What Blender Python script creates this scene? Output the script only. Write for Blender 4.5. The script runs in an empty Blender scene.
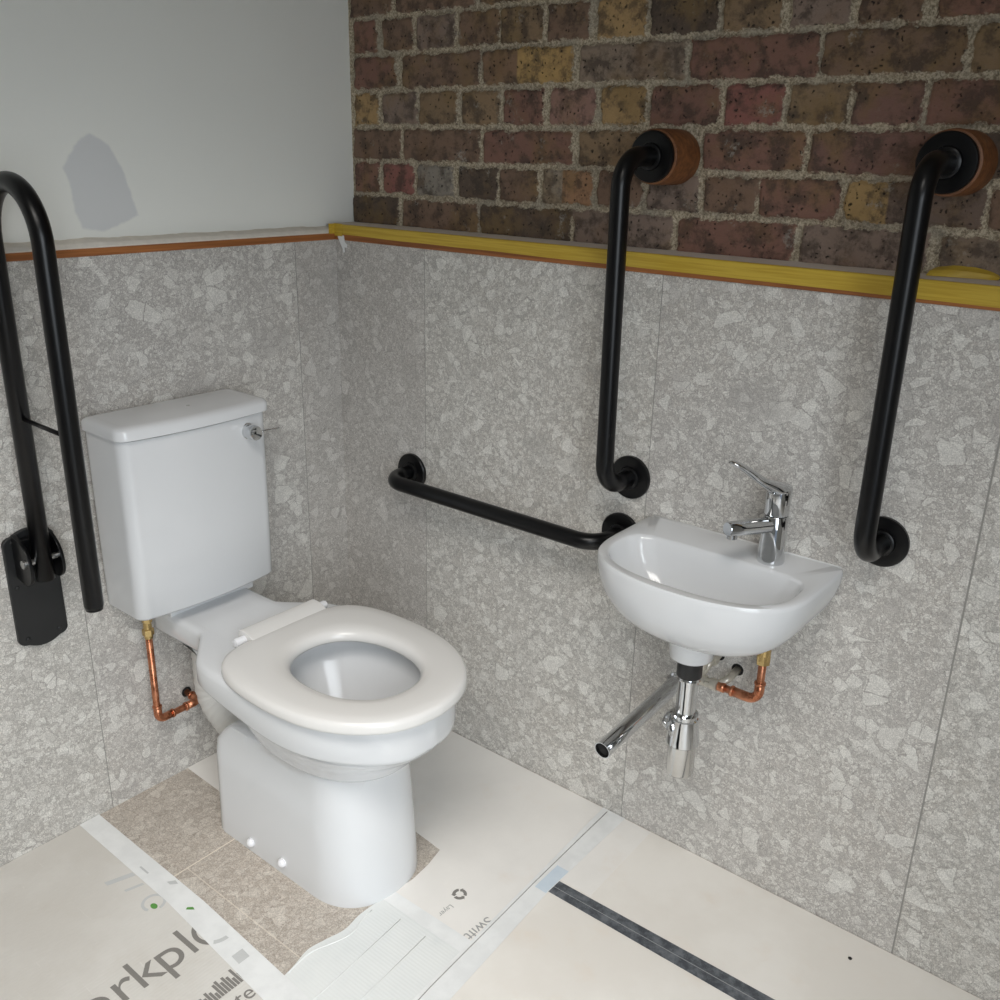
import bpy, bmesh, math, random
from mathutils import Vector, Matrix, noise
random.seed(7)
PI = math.pi
scene = bpy.context.scene
COL = scene.collection

# ------------------------------------------------------------ scene objects
def link(o, parent=None):
    COL.objects.link(o)
    if parent is not None:
        o.parent = parent
        o.matrix_parent_inverse = Matrix.Translation(-parent.location)
    return o

def thing(name, label, cat, loc=(0, 0, 0), group=None):
    o = bpy.data.objects.new(name, None)
    o.location = loc
    o.empty_display_size = .05
    COL.objects.link(o)
    o['label'] = label; o['category'] = cat
    if group: o['group'] = group
    return o

def tag(o, label, cat, group=None):
    o['label'] = label; o['category'] = cat
    if group: o['group'] = group
    return o

def obj(name, vf, mat, parent=None, smooth=True, angle=None, bevel=None, subsurf=0):
    v, f = vf
    me = bpy.data.meshes.new(name)
    me.from_pydata([tuple(p) for p in v], [], [tuple(q) for q in f])
    bm = bmesh.new(); bm.from_mesh(me)
    bmesh.ops.recalc_face_normals(bm, faces=bm.faces)
    bm.to_mesh(me); bm.free()
    me.materials.append(mat)
    for p in me.polygons: p.use_smooth = smooth
    if smooth and angle is not None:
        me.set_sharp_from_angle(angle=math.radians(angle))
    o = bpy.data.objects.new(name, me)
    link(o, parent)
    if bevel:
        m = o.modifiers.new('bevel', 'BEVEL'); m.width = bevel; m.segments = 3; m.limit_method = 'ANGLE'; m.angle_limit = math.radians(40)
        for p in me.polygons: p.use_smooth = True
        w = o.modifiers.new('wn', 'WEIGHTED_NORMAL'); w.keep_sharp = True
    if subsurf:
        m = o.modifiers.new('sub', 'SUBSURF'); m.levels = subsurf; m.render_levels = subsurf
    return o

def struct(name, vf, mat, parent=None, **k):
    o = obj(name, vf, mat, parent, **k)
    if parent is None: o['kind'] = 'structure'
    return o

# ------------------------------------------------------------ shapes
def join(*parts):
    V, F = [], []
    for v, f in parts:
        b = len(V); V += [Vector(p) for p in v]; F += [tuple(i + b for i in q) for q in f]
    return V, F

def box(x0, x1, y0, y1, z0, z1):
    v = [(x, y, z) for x in (x0, x1) for y in (y0, y1) for z in (z0, z1)]
    f = [(0, 1, 3, 2), (4, 6, 7, 5), (0, 4, 5, 1), (2, 3, 7, 6), (0, 2, 6, 4), (1, 5, 7, 3)]
    return v, f

def loft(rings, cap0=True, cap1=True, closed=False):
    n = len(rings[0]); V = [Vector(p) for r in rings for p in r]; F = []
    m = len(rings)
    for i in range(m if closed else m - 1):
        a, b = i * n, ((i + 1) % m) * n
        for j in range(n):
            k = (j + 1) % n
            F.append((a + j, a + k, b + k, b + j))
    if not closed:
        if cap0: F.append(tuple(range(n)))
        if cap1: F.append(tuple(range((m - 1) * n, m * n)))
    return V, F

def frame(d):
    d = d.normalized()
    u = d.cross(Vector((0, 0, 1)))
    if u.length < 1e-3: u = d.cross(Vector((0, 1, 0)))
    u.normalize(); return u, d.cross(u).normalized()

def circle(c, d, r, n=32, ry=None):
    u, w = frame(Vector(d)); c = Vector(c)
    return [c + u * (r * math.cos(2 * PI * k / n)) + w * ((ry or r) * math.sin(2 * PI * k / n)) for k in range(n)]

def lathe(c, d, prof, n=40):
    """prof: list of (distance along axis, radius)"""
    c = Vector(c); d = Vector(d).normalized()
    return loft([circle(c + d * t, d, max(r, 1e-5), n) for t, r in prof])

def fillet(pts, rad, seg=10):
    pts = [Vector(p) for p in pts]
    if not hasattr(rad, '__len__'): rad = [rad] * len(pts)
    out = [pts[0]]
    for i in range(1, len(pts) - 1):
        p = pts[i]; a = (pts[i - 1] - p).normalized(); b = (pts[i + 1] - p).normalized()
        ang = a.angle(b)
        if ang > PI - .02: out.append(p); continue
        t = rad[i] / math.tan(ang / 2)
        c = p + (a + b).normalized() * (rad[i] / math.sin(ang / 2))
        s = p + a * t - c; e = p + b * t - c
        tot = s.angle(e); ax = s.cross(e).normalized()
        for k in range(seg + 1):
            out.append(c + Matrix.Rotation(tot * k / seg, 3, ax) @ s)
    out.append(pts[-1]); return out

def sweep(path, r, n=24, caps=True, flat=None):
    path = [Vector(p) for p in path]
    rings = []; T = []
    for i in range(len(path)):
        a = path[max(i - 1, 0)]; b = path[min(i + 1, len(path) - 1)]
        T.append((b - a).normalized())
    u, w = frame(T[0])
    for i, p in enumerate(path):
        if i:
            q = T[i - 1].rotation_difference(T[i]); u = q @ u
        w = T[i].cross(u).normalized(); u = w.cross(T[i]).normalized()
        rr = r[i] if hasattr(r, '__len__') else r
        rings.append([p + u * (rr * math.cos(2 * PI * k / n)) + w * (rr * (flat or 1) * math.sin(2 * PI * k / n)) for k in range(n)])
    return loft(rings, caps, caps)

def hollow(path, r, wall, n=28):
    outer, _ = sweep(path, r, n); inner, _ = sweep(path, r - wall, n)
    m = len(path)
    R = [outer[i * n:(i + 1) * n] for i in range(m)] + [inner[i * n:(i + 1) * n] for i in reversed(range(m))]
    return loft(R, closed=True)

def resample(half, M):
    """half outline (a, h) from one centre point to the other, by arc length"""
    P = [Vector((a, h)) for a, h in half]
    L = [0]
    for i in range(1, len(P)): L.append(L[-1] + (P[i] - P[i - 1]).length)
    out = []; j = 0
    for k in range(M + 1):
        s = L[-1] * k / M
        while j < len(P) - 2 and L[j + 1] < s: j += 1
        t = (s - L[j]) / max(L[j + 1] - L[j], 1e-9)
        out.append(P[j].lerp(P[j + 1], min(max(t, 0), 1)))
    return out

def smooth_curve(pts, n=8):
    """Catmull-Rom through the points"""
    P = [Vector(p) for p in pts]; out = []
    for i in range(len(P) - 1):
        p0 = P[max(i - 1, 0)]; p1 = P[i]; p2 = P[i + 1]; p3 = P[min(i + 2, len(P) - 1)]
        for k in range(n):
            t = k / n
            out.append(.5 * ((2 * p1) + (p2 - p0) * t + (2 * p0 - 5 * p1 + 4 * p2 - p3) * t * t + (3 * p1 - p0 - 3 * p2 + p3) * t ** 3))
    out.append(P[-1]); return out

def ring_xy(half, yc, z, M=40):
    """closed ring from half outline (x, h) mirrored about y = yc"""
    h = resample(half, M)
    return [Vector((p[0], yc - p[1], z)) for p in h] + [Vector((p[0], yc + p[1], z)) for p in reversed(h[1:-1])]

def prism(poly, z0, z1):
    n = len(poly)
    return loft([[(x, y, z0) for x, y in poly], [(x, y, z1) for x, y in poly]])

def hemi(c, d, r, n=20, m=6):
    return lathe(c, d, [(r * math.sin(PI / 2 * k / m), r * math.cos(PI / 2 * k / m)) for k in range(m + 1)], n)

# ------------------------------------------------------------ materials
def srgb(r, g, b):
    f = lambda c: (c / 255 / 12.92) if c / 255 <= .04045 else ((c / 255 + .055) / 1.055) ** 2.4
    return (f(r), f(g), f(b), 1)

class NT:
    def __init__(s, name):
        s.m = bpy.data.materials.new(name); s.m.use_nodes = True
        s.t = s.m.node_tree; s.b = s.t.nodes['Principled BSDF']
    def n(s, kind, **k):
        x = s.t.nodes.new(kind)
        for a, v in k.items():
            if a.startswith('i_'): x.inputs[a[2:].replace('_', ' ')].default_value = v
            else: setattr(x, a, v)
        return x
    def l(s, a, b): s.t.links.new(a, b)
    def set(s, **k):
        for a, v in k.items():
            i = s.b.inputs[a.replace('_', ' ')]
            if hasattr(v, 'links') or isinstance(v, bpy.types.NodeSocket): s.l(v, i)
            else: i.default_value = v
        return s
    def math(s, op, a, b=None, clamp=False):
        x = s.n('ShaderNodeMath', operation=op); x.use_clamp = clamp
        for i, v in enumerate([a, b]):
            if v is None: continue
            if isinstance(v, bpy.types.NodeSocket): s.l(v, x.inputs[i])
            else: x.inputs[i].default_value = v
        return x.outputs[0]
    def rng(s, v, a, b, c=0, d=1, smooth=True):
        x = s.n('ShaderNodeMapRange'); x.interpolation_type = 'SMOOTHSTEP' if smooth else 'LINEAR'
        s.l(v, x.inputs[0]); x.inputs[1].default_value = a; x.inputs[2].default_value = b
        x.inputs[3].default_value = c; x.inputs[4].default_value = d
        return x.outputs[0]
    def mix(s, f, a, b, mode='MIX'):
        x = s.n('ShaderNodeMix', data_type='RGBA', blend_type=mode)
        for i, v in ((0, f), (6, a), (7, b)):
            if isinstance(v, bpy.types.NodeSocket): s.l(v, x.inputs[i])
            else: x.inputs[i].default_value = v
        return x.outputs[2]
    def bump(s, h, strength=.3, dist=.001):
        x = s.n('ShaderNodeBump'); x.inputs['Strength'].default_value = strength; x.inputs['Distance'].default_value = dist
        s.l(h, x.inputs['Height']); s.l(x.outputs[0], s.b.inputs['Normal']); return x
    def coord(s):
        return s.n('ShaderNodeTexCoord').outputs['Object']
    def noise(s, co, scale, detail=4, rough=.5, out=0):
        x = s.n('ShaderNodeTexNoise'); x.inputs['Scale'].default_value = scale; x.inputs['Detail'].default_value = detail
        x.inputs['Roughness'].default_value = rough; s.l(co, x.inputs['Vector']); return x.outputs[out]
    def vor(s, co, scale, feature='F1'):
        x = s.n('ShaderNodeTexVoronoi'); x.feature = feature; x.inputs['Scale'].default_value = scale; s.l(co, x.inputs['Vector']); return x

def plain(name, col, rough=.5, metal=0, coat=0, var=.06, vscale=30, bump=0, bscale=200):
    t = NT(name); co = t.coord()
    n = t.noise(co, vscale, 3)
    c = t.mix(n, tuple(list(x * (1 - var) for x in col[:3]) + [1]), tuple(list(min(1, x * (1 + var)) for x in col[:3]) + [1]))
    t.set(Base_Color=c, Roughness=rough, Metallic=metal, Coat_Weight=coat)
    if bump: t.bump(t.noise(co, bscale, 2), bump, .0005)
    return t.m

def stone(name, base, light, dark, warm, seed=0.0, grout=False, gain=1.20):
    """pebbled limestone conglomerate"""
    t = NT(name); co0 = t.coord()
    mp = t.n('ShaderNodeMapping'); mp.inputs['Location'].default_value = (seed, seed * 1.7, seed * .6); t.l(co0, mp.inputs[0])
    co = mp.outputs[0]
    nz = t.n('ShaderNodeTexNoise'); nz.inputs['Scale'].default_value = 35; nz.inputs['Detail'].default_value = 3; t.l(co, nz.inputs['Vector'])
    sub = t.n('ShaderNodeVectorMath', operation='SUBTRACT'); t.l(nz.outputs['Color'], sub.inputs[0]); sub.inputs[1].default_value = (.5, .5, .5)
    sc = t.n('ShaderNodeVectorMath', operation='SCALE'); t.l(sub.outputs[0], sc.inputs[0]); sc.inputs['Scale'].default_value = .014
    ad = t.n('ShaderNodeVectorMath', operation='ADD'); t.l(co, ad.inputs[0]); t.l(sc.outputs[0], ad.inputs[1])
    cw = ad.outputs[0]
    cloud = t.noise(co, 5, 5, .6)
    col = t.mix(t.rng(cloud, .3, .66), tuple(.4 * a + .6 * b for a, b in zip(dark, base)), base)
    cloud2 = t.noise(co, 2.3, 3)
    col = t.mix(t.rng(cloud2, .4, .7, 0, .5), col, warm)
    # fine gravel
    def layer(col, scale, keep, lc, dc, lo, edge_w, edge_col, edge_f, strength):
        v = t.vor(cw, scale); e = t.vor(cw, scale, 'DISTANCE_TO_EDGE')
        sp = t.n('ShaderNodeSeparateColor'); t.l(v.outputs['Color'], sp.inputs[0])
        show = t.rng(sp.outputs[0], keep, keep + .02)
        inner = t.rng(e.outputs['Distance'], edge_w, edge_w * 1.6)
        pc = t.mix(t.rng(sp.outputs[1], lo, lo + .3), dc, lc)
        f = t.math('MULTIPLY', t.math('MULTIPLY', show, inner), strength)
        col = t.mix(f, col, pc)
        ring = t.math('MULTIPLY', t.rng(e.outputs['Distance'], 0.0, edge_w, 1, 0), edge_f)
        ring = t.math('MULTIPLY', ring, show)
        return t.mix(ring, col, edge_col)
    ed = tuple(c * .45 for c in dark[:3]) + (1,)
    col = layer(col, 250, .1, light, dark, .3, .06, ed, .55, .45)
    col = layer(col, 120, .35, light, dark, .3, .05, ed, .42, .35)
    col = layer(col, 64, .70, light, dark, .25, .035, ed, .40, .38)
    col = layer(col, 42, .85, light, base, .08, .03, ed, .42, .52)
    col = layer(col, 25, .93, light, base, .0, .03, ed, .42, .52)
    col = layer(col, 9, .93, dark, dark, .35, .16, ed, .0, .40)
    sp = t.rng(t.noise(co, 420, 2), .3, .7, .80, 1.16)
    col = t.mix(1.0, col, t.n('ShaderNodeCombineColor').outputs[0], 'MIX') if False else col
    sp = t.math('MULTIPLY', sp, gain)
    hv = t.n('ShaderNodeHueSaturation'); t.l(col, hv.inputs['Color']); t.l(sp, hv.inputs['Value'])
    col = hv.outputs[0]
    if grout:
        s = t.n('ShaderNodeSeparateXYZ'); t.l(co0, s.inputs[0])
        gx = t.rng(t.math('ABSOLUTE', t.math('SUBTRACT', s.outputs[0], .295)), .0010, .0018, 1, 0)
        gy = t.rng(t.math('ABSOLUTE', t.math('ADD', s.outputs[1], .731)), .0009, .0015, .55, 0)
        gy = t.math('MULTIPLY', gy, t.math('GREATER_THAN', s.outputs[0], .295))
        col = t.mix(t.math('MAXIMUM', gx, gy), col, srgb(225, 215, 200))
    t.set(Base_Color=col, Roughness=.62)
    t.bump(t.noise(co, 500, 2), .12, .0004)
    return t.m

M = {}
M['stone'] = stone('pebbled grey stone', srgb(181, 177, 172), srgb(213, 211, 205), srgb(156, 152, 148), srgb(176, 169, 160))
M['stone_b'] = stone('pebbled grey stone panel', srgb(181, 177, 171), srgb(213, 211, 205), srgb(155, 152, 147), srgb(176, 169, 160), 3.7)
M['stone_c'] = stone('fine pebbled stone panel', srgb(177, 173, 168), srgb(199, 196, 191), srgb(158, 154, 149), srgb(172, 165, 158), 8.1)
M['tile'] = stone('beige stone floor tile', srgb(178, 170, 160), srgb(200, 193, 183), srgb(160, 150, 140), srgb(184, 171, 157), 12.3, grout=True, gain=1.12)
M['joint'] = plain('panel joint', srgb(150, 148, 143), .8)
M['ceramic'] = plain('white glazed ceramic', (.72, .73, .74, 1), .12, coat=0, var=.005)
M['plastic'] = plain('white seat plastic', (.76, .745, .72, 1), .22, coat=0, var=.005)
M['cap'] = plain('white plastic cap', (.84, .84, .86, 1), .25, var=.005)
M['connector'] = plain('off white flexible connector', (.62, .61, .58, 1), .45)
M['black'] = plain('black satin coating', (.0025, .0025, .003, 1), .3, var=.2)
M['black'].node_tree.nodes['Principled BSDF'].inputs['Specular IOR Level'].default_value = .36
M['blackmatt'] = plain('black textured coating', (.011, .0115, .012, 1), .42, var=.2, bump=.3, bscale=900)
M['rubber'] = plain('black rubber', (.012, .012, .013, 1), .5)
M['chrome'] = plain('polished chrome', (.66, .67, .68, 1), .06, metal=1, var=.02)
M['chrome_dark'] = plain('worn chrome', (.62, .62, .61, 1), .16, metal=1, var=.15)
M['steel'] = plain('brushed steel', (.55, .55, .54, 1), .3, metal=1)
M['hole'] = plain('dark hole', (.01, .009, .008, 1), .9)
M['brass'] = plain('brass', (.62, .45, .20, 1), .27, metal=1, var=.25, vscale=60)
M['flux'] = plain('pale tarnished brass', (.58, .54, .46, 1), .35, metal=.45, var=.3, vscale=90)
M['caulk'] = plain('caulked plaster edge', srgb(228, 221, 209), .85, var=.12, vscale=60)
M['ledge'] = plain('grey primed ledge', srgb(218, 206, 195), .8, var=.06)
M['ply'] = plain('white painted surface', (.7, .7, .69, 1), .8)
M['dim'] = plain('unseen room grey', (.52, .52, .51, 1), .9)  # grey of the unseen walls and ceiling, chosen to control bounced light
M['green'] = plain('green ink', srgb(92, 150, 72), .6)
M['ink'] = plain('grey ink', srgb(128, 125, 120), .7, var=.15, vscale=400)
M['ink_pale'] = plain('faint grey ink', srgb(196, 197, 196), .7)
M['ink_light'] = plain('light grey ink', srgb(160, 160, 158), .7)

def copper():
    t = NT('copper pipe'); co = t.coord()
    n = t.noise(co, 40, 5, .65)
    c = t.mix(t.rng(n, .35, .65), (.42, .15, .075, 1), (.68, .30, .17, 1))
    t.set(Base_Color=c, Metallic=.9, Roughness=t.rng(n, .3, .7, .22, .42)); return t.m
M['copper'] = copper()

def wood(name, a, b, ax='Z', sc=1.0):
    t = NT(name); co = t.coord()
    mp = t.n('ShaderNodeMapping'); t.l(co, mp.inputs[0])
    mp.inputs['Scale'].default_value = {'X': (4, 120, 120), 'Y': (120, 4, 120), 'Z': (120, 120, 4)}[ax]
    n = t.noise(mp.outputs[0], sc, 5, .6)
    t.set(Base_Color=t.mix(t.rng(n, .3, .7), a, b), Roughness=.5); t.bump(n, .2, .0005); return t.m
M['woodx'] = wood('oak edging', srgb(124, 72, 36), srgb(166, 104, 56), 'X')
M['woody'] = wood('oak edging left', srgb(140, 84, 42), srgb(178, 114, 62), 'Y')
M['woodd'] = wood('oak disc', srgb(98, 60, 34), srgb(134, 86, 50), 'X')

def tape(name, col, var, rough=.4, streak=(6, 160, 160)):
    t = NT(name); co = t.coord()
    mp = t.n('ShaderNodeMapping'); t.l(co, mp.inputs[0]); mp.inputs['Scale'].default_value = streak
    n = t.noise(mp.outputs[0], 1, 4, .6)
    c = t.mix(t.rng(n, .35, .65), col, var)
    t.set(Base_Color=c, Roughness=rough); t.bump(n, .25, .0006); return t.m
M['yellow'] = tape('yellow masking tape', srgb(184, 152, 50), srgb(200, 170, 64), .45, (8, 60, 240))
M['wtape'] = tape('milky tape', srgb(226, 227, 226), srgb(234, 235, 234), .3, (20, 20, 20))
M['btape'] = tape('pale blue tape', srgb(200, 213, 224), srgb(208, 219, 228), .35, (20, 20, 20))

def sheet(name, a, b, stain, line_axis=1, line=.12, scale=6):
    t = NT(name); co = t.coord()
    n = t.noise(co, 3.2, 5, .62); n2 = t.noise(co, 9, 4, .6)
    c = t.mix(t.rng(n, .38, .66), a, b)
    c = t.mix(t.rng(n2, .55, .78, 0, .45), c, stain)
    scr = t.n('ShaderNodeMapping'); t.l(co, scr.inputs[0]); scr.inputs['Scale'].default_value = (9, 90, 1); scr.inputs['Rotation'].default_value = (0, 0, .5)
    c = t.mix(t.rng(t.noise(scr.outputs[0], 1, 6, .7), .62, .74, 0, .35), c, srgb(238, 236, 232))
    w = t.n('ShaderNodeTexWave'); w.bands_direction = 'XYZ'[line_axis]; w.inputs['Scale'].default_value = 45; t.l(co, w.inputs['Vector'])
    spk = t.rng(t.vor(co, 130).outputs['Distance'], .03, .05, 1, 0)
    spm = t.math('MULTIPLY', spk, t.rng(t.noise(co, 8, 2), .62, .68))
    c = t.mix(t.math('MULTIPLY', spm, .4), c, srgb(120, 110, 100))
    t.set(Base_Color=c, Roughness=.48)
    t.bump(w.outputs[0], line, .0008); return t.m
M['sheet_l'] = sheet('grey fluted plastic sheet', srgb(206, 202, 195), srgb(215, 212, 206), srgb(200, 194, 184), 0, .35)
M['sheet_n'] = sheet('white board', srgb(230, 227, 222), srgb(236, 233, 228), srgb(226, 216, 204), 0, .05)
M['sheet_m'] = sheet('bluish white fluted sheet', srgb(219, 222, 221), srgb(227, 229, 227), srgb(214, 218, 218), 1, .16)
M['sheet_r'] = sheet('cream board', srgb(228, 223, 215), srgb(235, 231, 224), srgb(226, 214, 200), 0, .05)

def slate():
    t = NT('dark mottled strip'); co = t.coord()
    n = t.noise(co, 38, 7, .7); n2 = t.noise(co, 300, 3, .6)
    c = t.mix(t.rng(n, .38, .66), srgb(62, 66, 72), srgb(108, 112, 117))
    c = t.mix(t.rng(n2, .6, .75, 0, .5), c, srgb(135, 138, 140))
    t.set(Base_Color=c, Roughness=.4); return t.m
M['slate'] = slate()
M['slate_line'] = plain('pale line', srgb(150, 152, 152), .5)

def brick_mat():
    t = NT('old stock brick'); co = t.coord()
    at = t.n('ShaderNodeAttribute'); at.attribute_name = 'bcol'
    ad = t.n('ShaderNodeAttribute'); ad.attribute_name = 'bdist'
    nE = t.noise(co, 75, 7, .75)
    d = t.math('ADD', ad.outputs['Fac'], t.math('MULTIPLY', t.math('SUBTRACT', nE, .5), .024))
    mask = t.rng(d, -.0012, .0016)
    n1 = t.noise(co, 26, 6, .7); n2 = t.noise(co, 160, 4, .7); n3 = t.noise(co, 11, 4, .6)
    c = at.outputs['Color']
    hs = t.n('ShaderNodeHueSaturation'); t.l(c, hs.inputs['Color']); hs.inputs['Saturation'].default_value = .80; hs.inputs['Value'].default_value = 1.45
    c = hs.outputs[0]
    n4 = t.noise(co, 7, 4, .6)
    c = t.mix(t.rng(n4, .5, .66, 0, .6), c, (.22, .14, .055, 1))
    c = t.mix(t.rng(n1, .44, .62, 0, .75), c, (.058, .042, .032, 1))
    c = t.mix(t.rng(n3, .52, .72, 0, .42), c, (.20, .115, .06, 1))
    c = t.mix(t.rng(n2, .56, .75, 0, .45), c, (.25, .19, .13, 1))
    wv = t.n('ShaderNodeVectorMath', operation='SCALE'); wv.inputs['Scale'].default_value = .02; t.l(t.noise(co, 60, 4, .7, 1), wv.inputs[0])
    wa = t.n('ShaderNodeVectorMath', operation='ADD'); t.l(co, wa.inputs[0]); t.l(wv.outputs[0], wa.inputs[1])
    pit = t.vor(wa.outputs[0], 110); pm = t.rng(pit.outputs['Distance'], .10, .34, 1, 0)
    sp = t.n('ShaderNodeSeparateColor'); t.l(pit.outputs['Color'], sp.inputs[0])
    pm = t.math('MULTIPLY', pm, t.math('GREATER_THAN', sp.outputs[0], .62))
    c = t.mix(t.math('MULTIPLY', pm, .9), c, (.012, .009, .008, 1))
    m1 = t.noise(co, 240, 4, .7); m2 = t.noise(co, 18, 3)
    mc = t.mix(t.rng(m1, .35, .65), (.22, .175, .115, 1), (.62, .53, .39, 1))
    mc = t.mix(t.rng(m2, .45, .7, 0, .5), mc, (.30, .27, .22, 1))
    sm = t.noise(co, 14, 5, .65)
    smear = t.math('MULTIPLY', t.rng(sm, .60, .70, 0, .7), t.rng(n2, .42, .58))
    c = t.mix(smear, c, (.40, .37, .32, 1))
    col = t.mix(mask, mc, c)
    t.set(Base_Color=col, Roughness=.93)
    h = t.math('ADD', t.math('MULTIPLY', n1, .6), t.math('ADD', t.math('MULTIPLY', n2, .5), t.math('MULTIPLY', pm, -.8)))
    h = t.math('ADD', h, t.math('MULTIPLY', m1, .3))
    t.bump(h, .9, .003); return t.m
M['brick'] = brick_mat()

def plaster_mat():
    t = NT('pale grey plaster'); co = t.coord()
    at = t.n('ShaderNodeAttribute'); at.attribute_name = 'patch'
    n = t.noise(co, 4, 4); n2 = t.noise(co, 90, 3)
    c = t.mix(n, srgb(241, 241, 234), srgb(245, 246, 240))
    p = t.rng(t.math('ADD', at.outputs['Fac'], t.math('MULTIPLY', t.math('SUBTRACT', n2, .5), .25)), .35, .65)
    c = t.mix(p, c, t.mix(n, srgb(219, 220, 219), srgb(224, 225, 225)))
    t.set(Base_Color=c, Roughness=.75); t.bump(t.noise(co, 60, 4), .15, .001); return t.m
M['plaster'] = plaster_mat()

# ------------------------------------------------------------ room shell
RX, FY, HZ = 2.55, -2.45, 2.5       # right wall, front wall, ceiling
TOP = 1.215                         # top of the stone panels

struct('floor', box(-.02, RX, FY, .02, -.05, 0), M['tile'], smooth=False)
struct('ceiling', box(-.1, RX + .1, FY - .1, .2, HZ, HZ + .08), M['dim'], smooth=False)
struct('wall_front', box(-.1, RX + .1, FY - .08, FY, 0, HZ), M['dim'], smooth=False)
# right wall with a glazed doorway letting the daylight in
DY0, DY1, DZ = -2.35, -1.25, 2.08
struct('wall_right', join(box(RX, RX + .1, DY1, .2, 0, HZ), box(RX, RX + .1, FY, DY0, 0, HZ), box(RX, RX + .1, DY0, DY1, DZ, HZ)), M['dim'], smooth=False)

# left wall: plaster with a filler patch of another grey
PATCH = [(-0.577, 1.436), (-0.600, 1.420), (-0.612, 1.406), (-0.634, 1.374), (-0.625, 1.347), (-0.622, 1.298), (-0.611, 1.264), (-0.567, 1.257), (-0.522, 1.272), (-0.492, 1.285), (-0.504, 1.333), (-0.516, 1.374), (-0.539, 1.416), (-0.556, 1.428)]
def sdist(p, poly):
    inside = False; d = 1e9; n = len(poly)
    for i in range(n):
        a = poly[i]; b = poly[(i + 1) % n]
        ax, ay = a; bx, by = b
        if (ay > p[1]) != (by > p[1]) and p[0] < (bx - ax) * (p[1] - ay) / (by - ay) + ax: inside = not inside
        ex, ey = bx - ax, by - ay
        t = max(0, min(1, ((p[0] - ax) * ex + (p[1] - ay) * ey) / (ex * ex + ey * ey)))
        d = min(d, math.hypot(p[0] - ax - t * ex, p[1] - ay - t * ey))
    return d if inside else -d
def arange(a, b, s):
    n = max(1, round((b - a) / s)); return [a + (b - a) * i / n for i in range(n)]
ys = arange(FY, -.7, .15) + arange(-.7, -.45, .006) + arange(-.45, .09, .05) + [.092]
zs = [0.0, .6] + arange(1.2, 1.5, .006) + arange(1.5, HZ, .1) + [HZ]
V = [(-.030, y, z) for z in zs for y in ys]
F = [(j * len(ys) + i, j * len(ys) + i + 1, (j + 1) * len(ys) + i + 1, (j + 1) * len(ys) + i) for j in range(len(zs) - 1) for i in range(len(ys) - 1)]
nb = len(V)
Vb, Fb = box(-.13, -.0305, FY, .092, 0, HZ)
V += Vb; F += [tuple(i + nb for i in q) for q in Fb if True]
me = bpy.data.meshes.new('wall_left'); me.from_pydata(V, [], F); me.materials.append(M['plaster'])
at = me.attributes.new('patch', 'FLOAT', 'POINT')
for i, v in enumerate(V):
    at.data[i].value = max(0, min(1, .5 + sdist((v[1], v[2]), PATCH) / .022)) if i < nb else 0
wl = bpy.data.objects.new('wall_left', me); COL.objects.link(wl); wl['kind'] = 'structure'
# shift the skim so stone panels stand flush with it
G = .0011
def panel_left(y0, y1, mat, nm='tile_panel'):
    return obj(nm, box(-.0295, .0, y0 + G, y1 - (G if y1 < -.01 else 0), 0.0, TOP), mat, wl, smooth=False)
XS = .0   # face of the left panels
for i, (a, b) in enumerate([(FY, -1.9), (-1.9, -1.33), (-1.33, -.7275), (-.7275, -.1246), (-.1246, .0)]):
    panel_left(a, b, M[['stone', 'stone_b', 'stone_b', 'stone', 'stone_c'][i]])
obj('panel_joint', box(-.0295, -.0007, FY, 0, 0, TOP), M['joint'], wl, smooth=False)

# back wall: brickwork above, stone panels on a boxed ledge below
BR = {
 -1: [(-0.015,0.117,'b'), (0.130,0.359,'b'), (0.372,0.577,'b')],
 0: [(-0.009,0.066,'r'), (0.087,0.180,'b'), (0.193,0.304,'p'), (0.315,0.425,'b'), (0.430,0.537,'o'), (0.549,0.649,'b'), (0.669,0.772,'y'), (0.783,0.919,'d'), (0.930,1.036,'o'), (1.052,1.152,'p'), (1.168,1.266,'b'), (1.288,1.385,'r')],
 1: [(-0.009,0.126,'r'), (0.145,0.375,'b'), (0.383,0.616,'Y'), (0.630,0.862,'g'), (0.872,1.109,'r'), (1.114,1.337,'b'), (1.350,1.452,'o')],
 2: [(-0.013,0.062,'y'), (0.082,0.190,'p'), (0.200,0.311,'o'), (0.325,0.428,'o'), (0.442,0.544,'r'), (0.564,0.670,'w'), (0.686,0.785,'y'), (0.796,0.940,'r'), (0.949,1.056,'R'), (1.067,1.170,'o'), (1.178,1.287,'m'), (1.296,1.414,'r')],
 3: [(-0.017,0.138,'b'), (0.148,0.375,'b'), (0.389,0.617,'r'), (0.637,0.887,'o'), (0.914,1.104,'r'), (1.114,1.320,'m'), (1.330,1.495,'d')],
 4: [(-0.020,0.063,'r'), (0.080,0.179,'R'), (0.191,0.299,'G'), (0.317,0.427,'d'), (0.435,0.537,'b'), (0.550,0.673,'O'), (0.687,0.789,'b'), (0.802,0.910,'p'), (0.924,1.027,'b'), (1.033,1.176,'r'), (1.186,1.405,'Z'), (1.414,1.510,'b')],
 5: [(-0.028,0.128,'d'), (0.141,0.374,'b'), (0.383,0.626,'d'), (0.633,0.862,'p'), (0.875,1.106,'r'), (1.119,1.330,'p'), (1.353,1.526,'g')],
}
BC = {'b': (108, 80, 58), 'r': (112, 72, 54), 'R': (122, 64, 50), 'm': (106, 70, 56), 'o': (118, 92, 58), 'y': (146, 112, 52),
      'Y': (118, 86, 56), 'g': (118, 99, 80), 'G': (124, 115, 102), 'p': (118, 97, 82), 'd': (80, 64, 50), 'w': (128, 90, 74), 'O': (142, 98, 54), 'Z': (98, 78, 64)}
rb = random.Random(3)
Z0B, SB = 1.6229, .07625
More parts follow.
